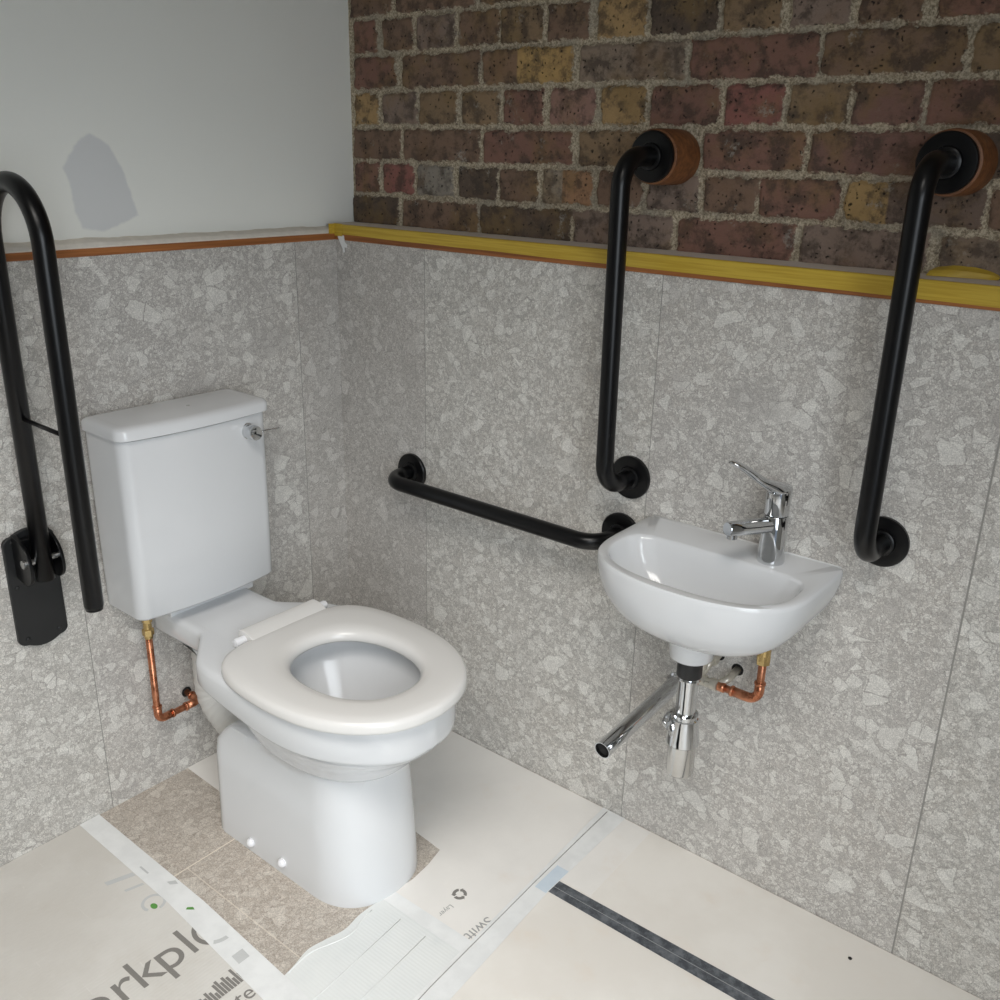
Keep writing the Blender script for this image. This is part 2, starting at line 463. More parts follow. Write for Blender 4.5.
for k in range(-12, 7):
    row = BR.setdefault(k, [])
    x = row[-1][1] + .012 if row else -.025
    while x < RX:
        w = (.102 if k % 2 == 0 else .218) + rb.uniform(-.006, .006)
        if x + w > RX: w = RX - x
        row.append((x, x + w, rb.choice('bbrromdpoy'))); x += w + .013
def brick_at(x, z):
    wob = noise.noise(Vector((x * 3, z * 9, 1.3))) * .003
    zz = z + wob
    k = math.floor((Z0B - zz) / SB) + 1
    zt = Z0B - (k - 1) * SB; zb = zt - SB
    row = BR.get(k, [])
    best = None
    for a, b, c in row:
        if x < a - .03 or x > b + .03: continue
        r1 = noise.noise(Vector((a * 31, k * 3.1, 5))) * .0022
        hx = min(x - a, b - x); hz = min(zt - .0055 + r1 - zz, zz - zb - .0055)
        if hx > 0 and hz > 0:
            d = min(hx, hz); r = .007
            if hx < r and hz < r: d = r - math.hypot(r - hx, r - hz)
        else:
            d = -math.hypot(min(hx, 0), min(hz, 0))
        if best is None or d > best[0]: best = (d, c, a, b)
    return best or (-.02, 'b', 0, 1)
xs = arange(-.12, -.04, .03) + arange(-.04, 1.62, .004) + arange(1.62, RX, .03) + [RX]
zs = arange(0, 1.15, .2) + arange(1.15, 1.84, .004) + arange(1.84, HZ, .03) + [HZ]
V = []; A = []; D = []
for z in zs:
    for x in xs:
        d, c, a, b = brick_at(x, z)
        d += noise.noise(Vector((x * 38, z * 38, 3))) * .0045
        n = noise.noise(Vector((x * 90, z * 90, 0))) * .003 + noise.noise(Vector((x * 30, z * 30, 4))) * .002
        d2 = d + noise.noise(Vector((x * 60, z * 60, 9))) * .003
        h = max(0, min(1, (d2 + .002) / .005)); h = h * h * (3 - 2 * h)
        tilt = noise.noise(Vector((a * 17, z * 0 + b * 11, 2))) * .003
        V.append((x, .090 + n * .4 - h * (.007 + tilt + n * .6), z))
        rgb = BC[c]
        if c == 'Y' and (x - a) / (b - a) > .4: rgb = (160, 122, 40)
        if c == 'Z' and (x - a) / (b - a) < .33: rgb = (150, 116, 50)
        if c == 'b' and 1 < 0: pass
        j = 1 + .14 * noise.noise(Vector((a * 23, b * 7, z * 2)))
        if c == 'O' and x - a < .05: rgb = (140, 128, 112)
        A.append([v * j for v in srgb(*rgb)[:3]] + [1]); D.append(d)
nx = len(xs)
F = [(j * nx + i, j * nx + i + 1, (j + 1) * nx + i + 1, (j + 1) * nx + i) for j in range(len(zs) - 1) for i in range(nx - 1)]
me = bpy.data.meshes.new('wall_back'); me.from_pydata(V, [], F); me.materials.append(M['brick'])
ac = me.attributes.new('bcol', 'FLOAT_COLOR', 'POINT'); ad = me.attributes.new('bdist', 'FLOAT', 'POINT')
ac = me.attributes['bcol']; ad = me.attributes['bdist']
ac.data.foreach_set('color', [c for a in A for c in a]); ad.data.foreach_set('value', D)
for p in me.polygons: p.use_smooth = True
wb = bpy.data.objects.new('wall_back', me); COL.objects.link(wb); wb['kind'] = 'structure'
edges = [0.0, .2921, .8995, 1.5094, 2.11, RX]
for i in range(5):
    obj('tile_panel', box(edges[i] + (G if i else 0), edges[i + 1] - G * (2.0 if i == 2 else 1), 0, .045, 0, TOP), M[['stone_c', 'stone_b', 'stone', 'stone_b', 'stone'][i]], wb, smooth=False)
obj('panel_joint', box(0, RX, .0008, .044, 0, TOP - .001), M['joint'], wb, smooth=False)

# edging trims
struct('trim_1', box(0.0005, RX, -.004, .080, TOP, 1.248), M['woodx'], bevel=.0008)
struct('trim_2', loft([[(x, y, z) for y, z in ((-.003, 1.248), (-.003, 1.2492), (.088, 1.2510), (.088, 1.248))] for x in (-.029, RX)]), M['ledge'], smooth=False)
struct('trim_3', box(-.0295, .003, FY, -.0045, TOP, 1.2295), M['woody'], bevel=.0008)
def caulk():
    V = []; ys = arange(FY, 0, .01) + [-.003]
    for i, y in enumerate(ys):
        n = noise.noise(Vector((0, y * 14, 3))) * .0035 + noise.noise(Vector((0, y * 60, 8))) * .0015
        V.append([(-.0298, y, 1.2285), (.0015, y, 1.2285), (.0005, y, 1.2330), (-.004, y, 1.2385 + n * .5), (-.014, y, 1.2420 + n), (-.0285, y, 1.2440 + n), (-.0298, y, 1.2450 + n)])
    return loft(V)
struct('trim_4', caulk(), M['caulk'], smooth=False)

# yellow masking tape over the edging front
def ytape():
    rows = []
    xs = arange(.0, RX, .012) + [RX - .001]
    for x in xs:
        n = noise.noise(Vector((x * 7, 0, 0))) * .0012
        b = 1.228 - .0053 * min(x, 1.5) + n
        ry = [(-.0046, b), (-.0052 + n * .2, 1.238), (-.0047, 1.2490), (-.0032, 1.2508), (.0015 + n, 1.2512)]
        back = [(.0015 + n, 1.2507), (-.0030, 1.2500), (-.0042, 1.2488), (-.0045, 1.238), (-.0041, b)]
        rows.append([(x, y, z) for y, z in ry] + [(x, y, z) for y, z in back])
    return loft(rows)
tp = thing('masking_tape', 'long strip of yellow masking tape along the front edge of the wooden ledge', 'tape', (.9, 0, 1.24))
obj('tape_strip', ytape(), M['yellow'], tp, smooth=False)
# folded end round the corner and torn pale tail
obj('tape_end', join(box(.0032, .0040, -.024, -.0046, 1.229, 1.252), box(.0032, .03, -.0062, -.0054, 1.2240, 1.2525)), M['yellow'], tp, smooth=False)
tail = [(.012, 1.226), (.035, 1.226), (.037, 1.212), (.046, 1.205), (.044, 1.198), (.036, 1.199), (.037, 1.188), (.033, 1.186), (.030, 1.195), (.022, 1.207), (.015, 1.218)]
obj('torn_tail', loft([[(x, -.0046 - .002 * abs(z - 1.22) * 20, z) for x, z in tail], [(x, -.0052 - .002 * abs(z - 1.22) * 20, z) for x, z in tail]]), M['wtape'], tp, smooth=False)
# crumpled yellow piece on the ledge
def crumple():
    rows = []
    for i in range(16):
        t = i / 15; x = 1.345 + .102 * t
        w = .013 * math.sin(PI * min(1, .12 + t * .88)) ** .6 + .001
        n = noise.noise(Vector((x * 60, 1, 0))) * .002
        a = Vector((x, .052 + .022 * t, 1.2512)); b = Vector((x + .004, .080, 1.2535 + w + n))
        m = a.lerp(b, .5) + Vector((0, -.004 + n, .002))
        rows.append([a, m, b, b + Vector((0, .0006, .0004)), m + Vector((0, .0008, .0004)), a + Vector((0, .001, 0))])
    return loft(rows)
tag(obj('tape_scrap', crumple(), M['yellow'], smooth=False), 'crumpled scrap of yellow tape on the ledge right of the rightmost grab rail', 'tape')

# ------------------------------------------------------------ toilet
YC = -.492
toilet = thing('toilet', 'white close-coupled toilet with open-front-less ring seat and cistern on the left wall', 'toilet', (.45, YC, 0))
toilet['label'] = 'white close-coupled ceramic toilet with a ring seat and a tall cistern against the left wall'
def sup(xb, xw, xf, hw, n=2.25, back=None):
    """half outline: flat back then superelliptic front"""
    out = [(xb, 0), (xb, hw * .5), (xb, hw * .88), (xb + .006, hw * .97), (xb + .02, hw)]
    for k in range(1, 6): out.append((xb + .02 + (xw - xb - .02) * k / 5, hw))
    for k in range(1, 25):
        a = PI / 2 * (1 - k / 24)
        out.append((xw + (xf - xw) * math.cos(a) ** (2 / n), hw * math.sin(a) ** (2 / n)))
    return out
def ell(xb, xf, hw, n=2.1):
    xc = (xb + xf) / 2; r = (xf - xb) / 2; out = []
    for k in range(33):
        a = PI * (1 - k / 32); c = math.cos(a)
        out.append((xc + r * math.copysign(abs(c) ** (2 / n), c), hw * abs(math.sin(a)) ** (2 / n)))
    return out
def deck(s=0.0, xb=.025, xf=.778):
    pts = [(xb + s, 0), (xb + s, .05), (xb + s, .096 - s), (xb + .008 + s, .101 - s), (.10, .101 - s), (.16, .101 - s), (.197, .102 - s), (.212, .107 - s), (.25, .137 - s), (.288, .167 - s), (.312, .178 - s), (.345, .184 - s), (.40, .187 - s), (.48, .188 - s), (.56, .184 - s), (.63, .170 - s), (.69, .142 - s), (.738, .104 - s), (.765, .060 - s), (xf - s, .0)]
    return [(p[0], max(p[1], 0)) for p in smooth_curve([(a, b) for a, b in pts], 4)]
def mixo(a, b, t, M_=60):
    A = resample(a, M_); B = resample(b, M_)
    return [tuple(A[i].lerp(B[i], t)) for i in range(M_ + 1)]
MM = 84
R = lambda half, z: ring_xy(half, YC, z, MM)
def RU(half, z):
    out = ring_xy(half, YC, z, MM)
    for v in out:
        s = max(0, min(1, (v.x - .30) / .30)); v.z += .024 * (1 - s * s * (3 - 2 * s))
    return out
ped = lambda xf, hw, xb=.238: sup(xb, .555, xf, hw)
rings = [R(ped(.676, .121), 0), R(ped(.676, .1215), .004), R(ped(.674, .120), .05), R(ped(.668, .118), .13), R(ped(.661, .116), .20), R(ped(.657, .115, .245), .235),
         R(ped(.655, .114, .27), .265), R(ped(.657, .114, .30), .288), R(ell(.32, .672, .122, 2.3), .296), R(ell(.315, .690, .131, 2.3), .303), R(ell(.31, .700, .138, 2.3), .313),
         R(ell(.30, .714, .147, 2.25), .332), R(ell(.28, .737, .158, 2.25), .355), RU(ell(.26, .758, .170, 2.25), .370), RU(ell(.24, .763, .174, 2.3), .380),
         RU(deck(.010), .3835), RU(deck(.004), .388), RU(deck(0), .395), R(deck(0), .453), R(deck(.0015), .459), R(deck(.005), .4635), R(deck(.012), .4655),
         R(smooth_curve([(.05, 0), (.05, .06), (.07, .078), (.20, .082), (.28, .115), (.34, .152), (.42, .168), (.52, .170), (.62, .155), (.70, .115), (.745, .06), (.758, 0)], 4), .4655),
         R(ell(.375, .742, .147), .4653), R(ell(.378, .739, .144), .463), R(ell(.380, .737, .142), .452), R(ell(.382, .735, .140), .43), R(ell(.378, .738, .142), .415),
         R(ell(.385, .725, .136), .40), R(ell(.40, .71, .125), .37), R(ell(.425, .69, .105), .33), R(ell(.455, .665, .08), .29), R(ell(.48, .64, .058), .255), R(ell(.49, .63, .045), .235)]
obj('pan', loft(rings), M['ceramic'], toilet, angle=50)
# raised platform the cistern sits on
obj('cistern_plinth', box(.03, .098, -.590, -.375, .458, .4985), M['ceramic'], toilet, bevel=.004)
# seat
def seat_half():
    return smooth_curve([(.340, 0), (.340, .06), (.344, .110), (.358, .148), (.388, .176), (.44, .193), (.51, .199), (.58, .197), (.65, .184), (.715, .153), (.765, .105), (.79, .052), (.797, 0)], 5)
so = resample(seat_half(), MM); si = resample(ell(.434, .706, .107, 2.15), MM)
def full(h): return [Vector((p[0], p[1])) for p in h] + [Vector((p[0], -p[1])) for p in reversed(h[1:-1])]
O, I = full(so), full(si)
prof = [(.0, .473), (.006, .481), (.03, .4875), (.09, .4905), (.3, .492), (.7, .492), (.88, .490), (.955, .485), (.99, .477), (1.0, .470), (.98, .466), (.04, .466), (.008, .468)]
seat = obj('seat', loft([[Vector((o.lerp(i, s)[0], YC + o.lerp(i, s)[1], z)) for o, i in zip(O, I)] for s, z in prof], closed=True), M['plastic'], toilet)
def hinge_bar():
    sec = [(.306, .468), (.304, .488), (.308, .497), (.316, .500), (.333, .499), (.350, .4925), (.366, .486), (.366, .472), (.346, .468)]
    return loft([[(x, y, z) for x, z in sec] for y in (-.568, -.56, -.385, -.377)])
obj('seat_hinge', hinge_bar(), M['plastic'], toilet, bevel=.002)
for s in (-1, 1):
    obj('hinge_pin', lathe((.325, -.4725 + s * .091, .482), (0, s, 0), [(0, .0095), (.024, .0095), (.0265, .0085), (.0275, .006), (.0275, 0)]), M['cap'], toilet, angle=40)
for s in (-1, 1):
    for x, z in ((.357, .022), (.462, .028)):
        obj('bolt_cap', join(hemi((x, YC + s * .1215, z + .003), (0, s, -.1), .0105), lathe((x, YC + s * .115, z + .003), (0, s, -.1), [(0, .0105), (.007, .0105)])), M['cap'], toilet)
# cistern
def cis(xf, hw, xb=.012, bow=.012, s=0, rc=.026):
    out = [(xb + s, 0), (xb + s, hw * .5), (xb + s, hw - .01 - s), (xb + .003 + s, hw - .003 - s), (xb + .01 + s, hw - s)]
    out.append((xf - rc - bow, hw - s))
    for k in range(1, 9):
        a = PI / 2 * k / 8
        out.append((xf - bow - rc + (rc - s) * math.sin(a), hw - rc + (rc - s) * math.cos(a)))
    for k in range(1, 9):
        t = k / 8; out.append((xf - bow - s + bow * (1 - (1 - t) ** 2), (hw - rc) * (1 - t)))
    return out
YCC = -.515
RC = lambda half, z: ring_xy(half, YCC, z, MM)
cistern = obj('cistern', loft([RC(cis(.158, .170, s=.014), .4985), RC(cis(.158, .170, s=.004), .501), RC(cis(.159, .170), .507), RC(cis(.162, .1705), .66), RC(cis(.164, .1705), .87), RC(cis(.164, .1705), .884)]), M['ceramic'], toilet, angle=50)
obj('cistern_lid', loft([RC(cis(.170, .176, s=.004), .8855), RC(cis(.172, .177), .888), RC(cis(.172, .177), .904), RC(cis(.170, .176, s=.002), .909), RC(cis(.168, .174, s=.006), .912), RC(cis(.166, .172, s=.014), .9135)]), M['ceramic'], cistern, angle=50)
obj('round_sticker', lathe((.1515, -.644, .838), (1, -.09, 0), [(0, .014), (.0013, .014), (.0016, .0135)]), M['ceramic'], cistern, angle=40)
lev = obj('flush_lever', join(lathe((.152, -.404, .853), (1, 0, 0), [(0, .0175), (.005, .0175), (.006, .0150), (.012, .0140), (.014, .0155), (.034, .0160), (.038, .0140), (.039, .008)])), M['chrome'], cistern, angle=40)
obj('lever_arm', sweep([(.180, -.392, .8525), (.182, -.375, .853), (.183, -.362, .8525), (.183, -.350, .8515), (.183, -.341, .8525)], [.0016, .0020, .0017, .0022, .0024], 12), M['chrome'], lev)
obj('lid_mark', lathe((.09, YC - .005, .9130), (0, 0, 1), [(0, .0035), (.0012, .0035), (.0013, .002)], 16), M['steel'], cistern)
# ribbed waste connector rising behind the pedestal
wpth = fillet([(.34, -.505, .115), (.115, -.503, .240), (.118, -.503, .408)], .06, 12)
dense = []
for a, b in zip(wpth[:-1], wpth[1:]):
    n = max(1, round((b - a).length / .005)); dense += [a.lerp(b, k / n) for k in range(n)]
dense.append(wpth[-1])
obj('waste_connector', sweep(dense, [.0520 + .0012 * math.sin(k * 1.9) for k in range(len(dense))], 36), M['connector'], toilet)

# ------------------------------------------------------------ cistern feed pipe
def ring_at(p, d, r=.0095, w=.003): return lathe(Vector(p) - Vector(d).normalized() * w, d, [(0, r - .001), (w * .5, r), (w * 1.5, r), (w * 2, r - .001)], 24)
feed = thing('supply_pipe', 'copper supply pipe bending from the left wall up to the cistern underside', 'pipe', (.06, -.62, .2))
px, py = .045, -.618
pth = fillet([(px, py, .413), (px, py - .001, .197), (px, -.514, .199), (.0, -.518, .207)], [0, .016, .016, 0])
obj('pipe', sweep(pth, .0075, 20), M['copper'], feed)
obj('elbow_fitting', join(sweep(fillet([(px, py, .234), (px, py, .197), (px, py + .036, .198)], .016), .0092, 20), ring_at((px, py, .232), (0, 0, 1), .0105), ring_at((px, py + .036, .198), (0, 1, 0), .0105)), M['copper'], feed)
obj('elbow_fitting', join(sweep(fillet([(px, -.548, .1985), (px, -.514, .199), (.020, -.5165, .2035)], .012), .0092, 20), ring_at((px, -.548, .1985), (0, 1, 0), .0105), ring_at((.022, -.516, .203), (1, 0, 0), .0105)), M['copper'], feed)
obj('wall_hole', lathe((.0034, -.518, .207), (1, 0, 0), [(0, .0125), (.0006, .0125)], 24), M['hole'], feed)
obj('tap_connector', join(lathe((px, py, .408), (0, 0, 1), [(0, .0085), (.004, .009), (.006, .0125), (.020, .0125), (.022, .009), (.034, .0085), (.036, .0105), (.052, .0105), (.054, .0075), (.086, .0075)], 6),
     lathe((px, py, .406), (0, 0, 1), [(0, .0092), (.03, .0092), (.088, .007)], 20)), M['brass'], feed, smooth=False)

# ------------------------------------------------------------ grab rails on the back wall
TR = .0172
def rosette(name, c, d, parent, r=.0445, t=.009):
    return obj(name, lathe(c, d, [(0, r), (t * .7, r), (t * .93, r - .0015), (t, r - .004), (t, .024), (t + .004, .0225), (t + .006, .019)], 48), M['blackmatt' if name == 'x' else 'black'], parent, angle=35)
def screws(pts, d, parent, r=.0035, m='steel'):
    for p in pts: obj('screw', lathe(p, d, [(0, r), (.0012, r), (.002, r * .6)], 12), M[m], parent)
def rail(label, A, B, off, group=None, rb=.045):
    a, b = Vector(A), Vector(B); d = Vector((0, -1, 0))
    t = thing('grab_rail', label, 'grab rail', (A[0], 0, min(A[2], B[2])))
    obj('tube', sweep(fillet([a, a + d * off, b + d * off, b], rb, 14), TR, 28), M['black'], t)
    rosette('wall_flange', a, d, t); rosette('wall_flange', b, d, t)
    return t
rail('black vertical grab rail left of the basin, lower end on the grey panel', (.859, .0, 1.419), (.862, 0, .812), .102, rb=.055)
rail('black vertical grab rail right of the basin tap', (1.363, .0, 1.421), (1.364, 0, .813), .108, rb=.055)
rail('black horizontal grab rail between the toilet and the basin', (.249, .0, .685), (.848, 0, .686), .090, rb=.05)
for x, z, l in ((.860, 1.419, 'round wooden spacer block behind the top flange of the grab rail left of the basin'), (1.364, 1.421, 'round wooden spacer block behind the top flange of the rightmost grab rail')):
    o = obj('wooden_spacer', lathe((x, .0, z), (0, 1, 0), [(0, .046), (.001, .0475), (.012, .0475), (.0135, .0485), (.085, .0490)], 48), M['woodd'], angle=35)
    tag(o, l, 'spacer block')

# ------------------------------------------------------------ fold-down rail on the left wall
fr = thing('folding_support_rail', 'black hairpin support rail folded up against the left wall beside the cistern', 'support rail', (0, -.82, .47))
yr = -.82
def plate():
    pts = []
    for cy, cz, a0 in ((-.788, .486, -90), (-.788, .690, 0), (-.852, .690, 90), (-.852, .486, 180)):
        for k in range(7):
            a = math.radians(a0 + 90 * k / 6); rr = .014
            bulge = .009 * (1 - ((cy + rr * math.cos(a) + .82) / .05) ** 2) * (1 if cz > .6 else -1)
            pts.append((cy + rr * 1.25 * math.cos(a), cz + rr * math.sin(a)))
    # bowed top and bottom edges
    full = []
    n = len(pts)
    for i in range(n):
        full.append(pts[i]); a = pts[i]; b = pts[(i + 1) % n]
        if abs(a[1] - b[1]) < 1e-4 and abs(a[0] - b[0]) > .03:
            for k in range(1, 8):
                t = k / 8; s = 1 if a[1] > .6 else -1
                full.append((a[0] + (b[0] - a[0]) * t, a[1] + s * .010 * (4 * t * (1 - t))))
    return loft([[(x, y, z) for y, z in full] for x in (XS, .0100)])
obj('wall_plate', plate(), M['blackmatt'], fr, bevel=.0015)
screws([(.0100, y, z) for y, z in ((-.852, .695), (-.788, .486), (-.852, .486), (-.856, .60))], (1, 0, 0), fr, .0042, 'blackmatt')
def cheek(y0, y1):
    prof = smooth_curve([(.009, .622), (.009, .706), (.035, .708), (.056, .696), (.070, .678), (.076, .655), (.072, .632), (.056, .618), (.035, .616)], 5)
    return loft([[(x, y, z) for x, z in prof] for y in (y0, y1)])
obj('hinge_cheek', cheek(yr - .034, yr - .027), M['black'], fr, bevel=.0015)
obj('hinge_cheek', cheek(yr + .027, yr + .034), M['black'], fr, bevel=.0015)
obj('hinge_block', box(.009, .03, yr - .027, yr + .027, .63, .70), M['black'], fr, bevel=.003)
obj('pivot_bolt', lathe((.055, yr - .0395, .663), (0, 1, 0), [(0, .005), (.001, .0085), (.0055, .0085), (.006, .006), (.073, .006), (.0735, .0085), (.078, .0085), (.079, .005)], 24), M['steel'], fr, angle=40)
XB_, XF_ = .056, .236
rp = [(XB_, yr, .612), (XB_, yr, 1.3)]
loop = [Vector((XB_, yr, .622)), Vector((XB_, yr, 1.262))]
cx, rr = (XB_ + XF_) / 2, (XF_ - XB_) / 2
for k in range(1, 25):
    a = PI - PI * k / 24
    loop.append(Vector((cx + rr * math.cos(a), yr, 1.262 + rr * math.sin(a) * 1.05)))
loop.append(Vector((XF_, yr, .626))); loop.append(Vector((XF_, yr, .618)))
rails = [TR] * (len(loop) - 1) + [TR - .002]
rails[0] = TR
obj('tube', sweep(loop, rails, 28), M['black'], fr)
obj('tube_cap', lathe((XF_, yr, .6195), (0, 0, -1), [(0, TR - .002), (.003, TR - .002), (.005, TR - .006), (.005, 0)]), M['rubber'], fr)
obj('brace_bar', sweep([(XB_, yr, .945), (XF_, yr, .942)], .0042, 14), M['black'], fr)

# ------------------------------------------------------------ basin
BX = 1.1125
basin = thing('wash_basin', 'small white D-shaped ceramic wash basin on the back wall', 'basin', (BX, 0, .55))
def bas(f=1.0, hw=.1975, dep=.293, back=0.0015, sh=0):
    pts = smooth_curve([(.10, .9985 * hw), (.15, .995 * hw), (.185, .975 * hw), (.215, .925 * hw), (.243, .82 * hw), (.266, .66 * hw), (.281, .46 * hw), (.290, .24 * hw), (.293, 0)], 6)
    half = [(back, 0), (back, hw * .5), (back, hw * .97), (back + .004, hw), (.05, hw)] + [(p[0] * dep / .293, p[1]) for p in pts]
    return [(max(back, .5 * (1 - f) * .26 + a * f + sh), h * f) for a, h in half]
def RB(half, z, M_=60):
    h = resample(half, M_)
    return [Vector((BX - p[1], -p[0], z)) for p in h] + [Vector((BX + p[1], -p[0], z)) for p in reversed(h[1:-1])]
def inn(b, f, hw, n=2.6):
    """half outline of the bowl opening, straight at the back"""
    out = [(b, 0), (b, hw * .45), (b + .003, hw * .78), (b + .014, hw * .93), (b + .035, hw * .99), (b + .055, hw)]
    xw = b + .06
    for k in range(1, 22):
        a = PI / 2 * (1 - k / 21); out.append((xw + (f - xw) * math.cos(a) ** (2 / n), hw * math.sin(a) ** (2 / n)))
    return out
def shrink(half, s, cx=.13): return [(cx + (a - cx) * s, h * s) for a, h in half]
b0 = bas()
def low(sc, z, back):
    return RB([(max(back, .150 + (a - .150) * sc), h * sc) for a, h in b0], z)
outer = [low(.16, .605, .09), low(.30, .607, .085), low(.48, .612, .07), low(.62, .621, .05), low(.74, .634, .03), low(.84, .651, .0015), low(.92, .674, .0015), low(.97, .699, .0015), low(.995, .72, .0015), low(1.0, .735, .0015), low(.998, .7415, .0015), low(.985, .7448, .0015)]
rim_in = [RB(inn(.088, .272, .176), .7446), RB(inn(.092, .270, .174), .7435), RB(inn(.096, .267, .171), .738), RB(inn(.100, .260, .164), .715), RB(inn(.106, .246, .150), .685), RB(inn(.115, .228, .125), .660), RB(inn(.13, .205, .088), .640), RB(inn(.145, .19, .045), .631), RB(inn(.15, .185, .02), .629)]
obj('bowl', loft(outer + rim_in), M['ceramic'], basin, angle=55)
obj('waste_boss', lathe((1.108, -.158, .613), (0, 0, -1), [(0, .054), (.008, .047), (.016, .043), (.048, .040), (.051, .037), (.052, .020)], 40), M['ceramic'], basin, angle=50)
obj('drain_flange', lathe((1.108, -.160, .6295), (0, 0, 1), [(0, .024), (.002, .024), (.003, .02), (.001, .012)], 30), M['chrome'], basin)
obj('sealant_bead', sweep([(BX - .19, -.0015, .7445), (BX, -.0018, .7448), (BX + .19, -.0015, .7445)], .0022, 8), M['ply'], basin)

# bottle trap
trap = thing('bottle_trap', 'chrome bottle trap hanging below the basin', 'trap', (1.108, -.158, .30))
tc = (1.108, -.158)
obj('rubber_collar', lathe((*tc, .562), (0, 0, -1), [(0, .0215), (.002, .0235), (.038, .0235), (.040, .022)], 32), M['rubber'], trap, angle=40)
obj('inlet_tube', lathe((*tc, .522), (0, 0, -1), [(0, .0215), (.003, .0225), (.006, .0225), (.008, .0185), (.085, .0185)], 32), M['chrome'], trap, angle=40)
obj('trap_body', lathe((*tc, .444), (0, 0, -1), [(0, .020), (.001, .0245), (.006, .0245), (.007, .0225), (.010, .0225), (.012, .0255), (.050, .0305), (.064, .0315), (.066, .030), (.067, .026)], 40), M['chrome'], trap, angle=40)
obj('trap_cup', lathe((*tc, .378), (0, 0, -1), [(0, .0265), (.062, .0265), (.066, .025), (.0675, .022)], 40), M['chrome_dark'], trap, angle=40)
nd = Vector((-.93, .30, .05)).normalized(); nc = Vector((*tc, .408)) + nd * .026
obj('outlet_nut', join(lathe(nc - nd * .012, nd, [(0, .015), (.010, .0165), (.012, .0225), (.021, .0225), (.0225, .0215), (.0225, .0165), (.006, .0160)], 36)), M['chrome'], trap, angle=40)
# loose waste pipe sticking out of the wall
wp = thing('waste_pipe', 'open-ended chrome waste pipe projecting from the wall left of the trap', 'pipe', (1.0, 0, .39))
pa, pb = Vector((1.006, .0, .394)), Vector((.996, -.262, .362))
obj('tube', hollow([pa, pa.lerp(pb, .5), pb], .0170, .0014), M['chrome'], wp, angle=50)
obj('tube_dark_core', sweep([pa.lerp(pb, .05), pb.lerp(pa, .03)], .0154, 24), M['hole'], wp)  # solid dark core, painted for the shade inside the open pipe
obj('wall_collar', lathe((1.006, 0, .394), (0, -1, 0), [(0, .0225), (.003, .0225), (.006, .0185), (.007, .0172)], 32), M['chrome'], wp, angle=40)

# copper feed for the tap with pale valve
sf = thing('supply_pipe', 'copper U-shaped supply pipe with pale valve under the basin', 'pipe', (1.14, -.05, .45))
qy = -.052
obj('pipe', sweep(fillet([(1.125, qy, .456), (1.203, qy, .456), (1.203, qy, .60)], [0, .024, 0]), .0075, 20), M['copper'], sf)
obj('elbow_fitting', join(sweep(fillet([(1.150, qy, .456), (1.203, qy, .456), (1.203, qy, .494)], .022), .0095, 20), ring_at((1.150, qy, .456), (1, 0, 0), .011), ring_at((1.203, qy, .494), (0, 0, 1), .011)), M['copper'], sf)
obj('coupling', join(lathe((1.120, qy, .456), (1, 0, 0), [(0, .008), (.001, .0098), (.014, .0098), (.015, .008)], 20)), M['copper'], sf)
obj('brass_nut', join(lathe((1.203, qy, .535), (0, 0, 1), [(0, .0095), (.002, .0135), (.020, .0135), (.021, .0125), (.065, .0125)], 6), lathe((1.203, qy, .545), (0, 0, 1), [(0, .0125), (.06, .0125)], 20)), M['brass'], sf, smooth=False)
obj('isolation_valve', join(lathe((1.082, qy, .456), (1, 0, 0), [(0, .007), (.002, .011), (.012, .011), (.013, .0085), (.022, .0085), (.023, .0115), (.036, .0115), (.038, .008)], 20),
     lathe((1.101, qy - .008, .456), (0, -1, 0), [(0, .006), (.004, .006), (.0045, .003)], 16)), M['flux'], sf, angle=40)
obj('stub_pipe', sweep(fillet([(1.134, .0, .474), (1.134, qy + .012, .470), (1.118, qy, .456)], [0, .010, 0]), .0075, 18), M['flux'], sf)
obj('stub_pipe', join(sweep(fillet([(1.092, .0, .492), (1.092, -.040, .490), (1.080, -.050, .460)], [0, .012, 0]), .0075, 18), lathe((1.092, -.018, .491), (0, -1, 0), [(0, .008), (.001, .0115), (.012, .0115), (.013, .008)], 20)), M['flux'], sf, angle=40)
obj('upper_valve', lathe((1.080, -.052, .450), (.06, .05, 1), [(0, .006), (.003, .0105), (.013, .0105), (.014, .008), (.030, .008), (.031, .0105), (.045, .0105), (.046, .007), (.060, .007)], 20), M['flux'], sf, angle=40)
for x, z in ((1.134, .474), (1.092, .492)):
    obj('wall_hole', lathe((x, .0, z), (0, -1, 0), [(0, .0125), (.0006, .0125)], 24), M['hole'], sf)

# ------------------------------------------------------------ tap
tapo = thing('mixer_tap', 'chrome single-lever mixer tap with long handle on the basin shelf', 'tap', (1.19, -.058, .745))
tx, ty, tz = 1.194, -.057, .7449
obj('tap_body', lathe((tx, ty, tz), (0, 0, 1), [(0, .0235), (.004, .0245), (.012, .0240), (.060, .0222), (.088, .0214), (.089, .0208)], 48), M['chrome'], tapo, angle=40)
obj('handle_hub', lathe((tx, ty, tz + .0905), (0, 0, 1), [(0, .0210), (.001, .0216), (.040, .0222), (.047, .0222), (.050, .0212), (.051, .017)], 48), M['chrome'], tapo, angle=40)
sd = Vector((-.42, -.905, .06)).normalized()
s0 = Vector((tx, ty, tz + .071))
spath = [s0 + sd * .005, s0 + sd * .04, s0 + sd * .075, s0 + sd * .104, s0 + sd * .1065]
spout = obj('spout', sweep(spath, [.0150, .0144, .0136, .0130, .0115], 32), M['chrome'], tapo, angle=40)
obj('nozzle', lathe(s0 + sd * .095 + Vector((0, 0, -.006)), (0, 0, -1), [(0, .0095), (.0115, .0095), (.0125, .008), (.0105, .006)], 28), M['chrome'], spout, angle=40)
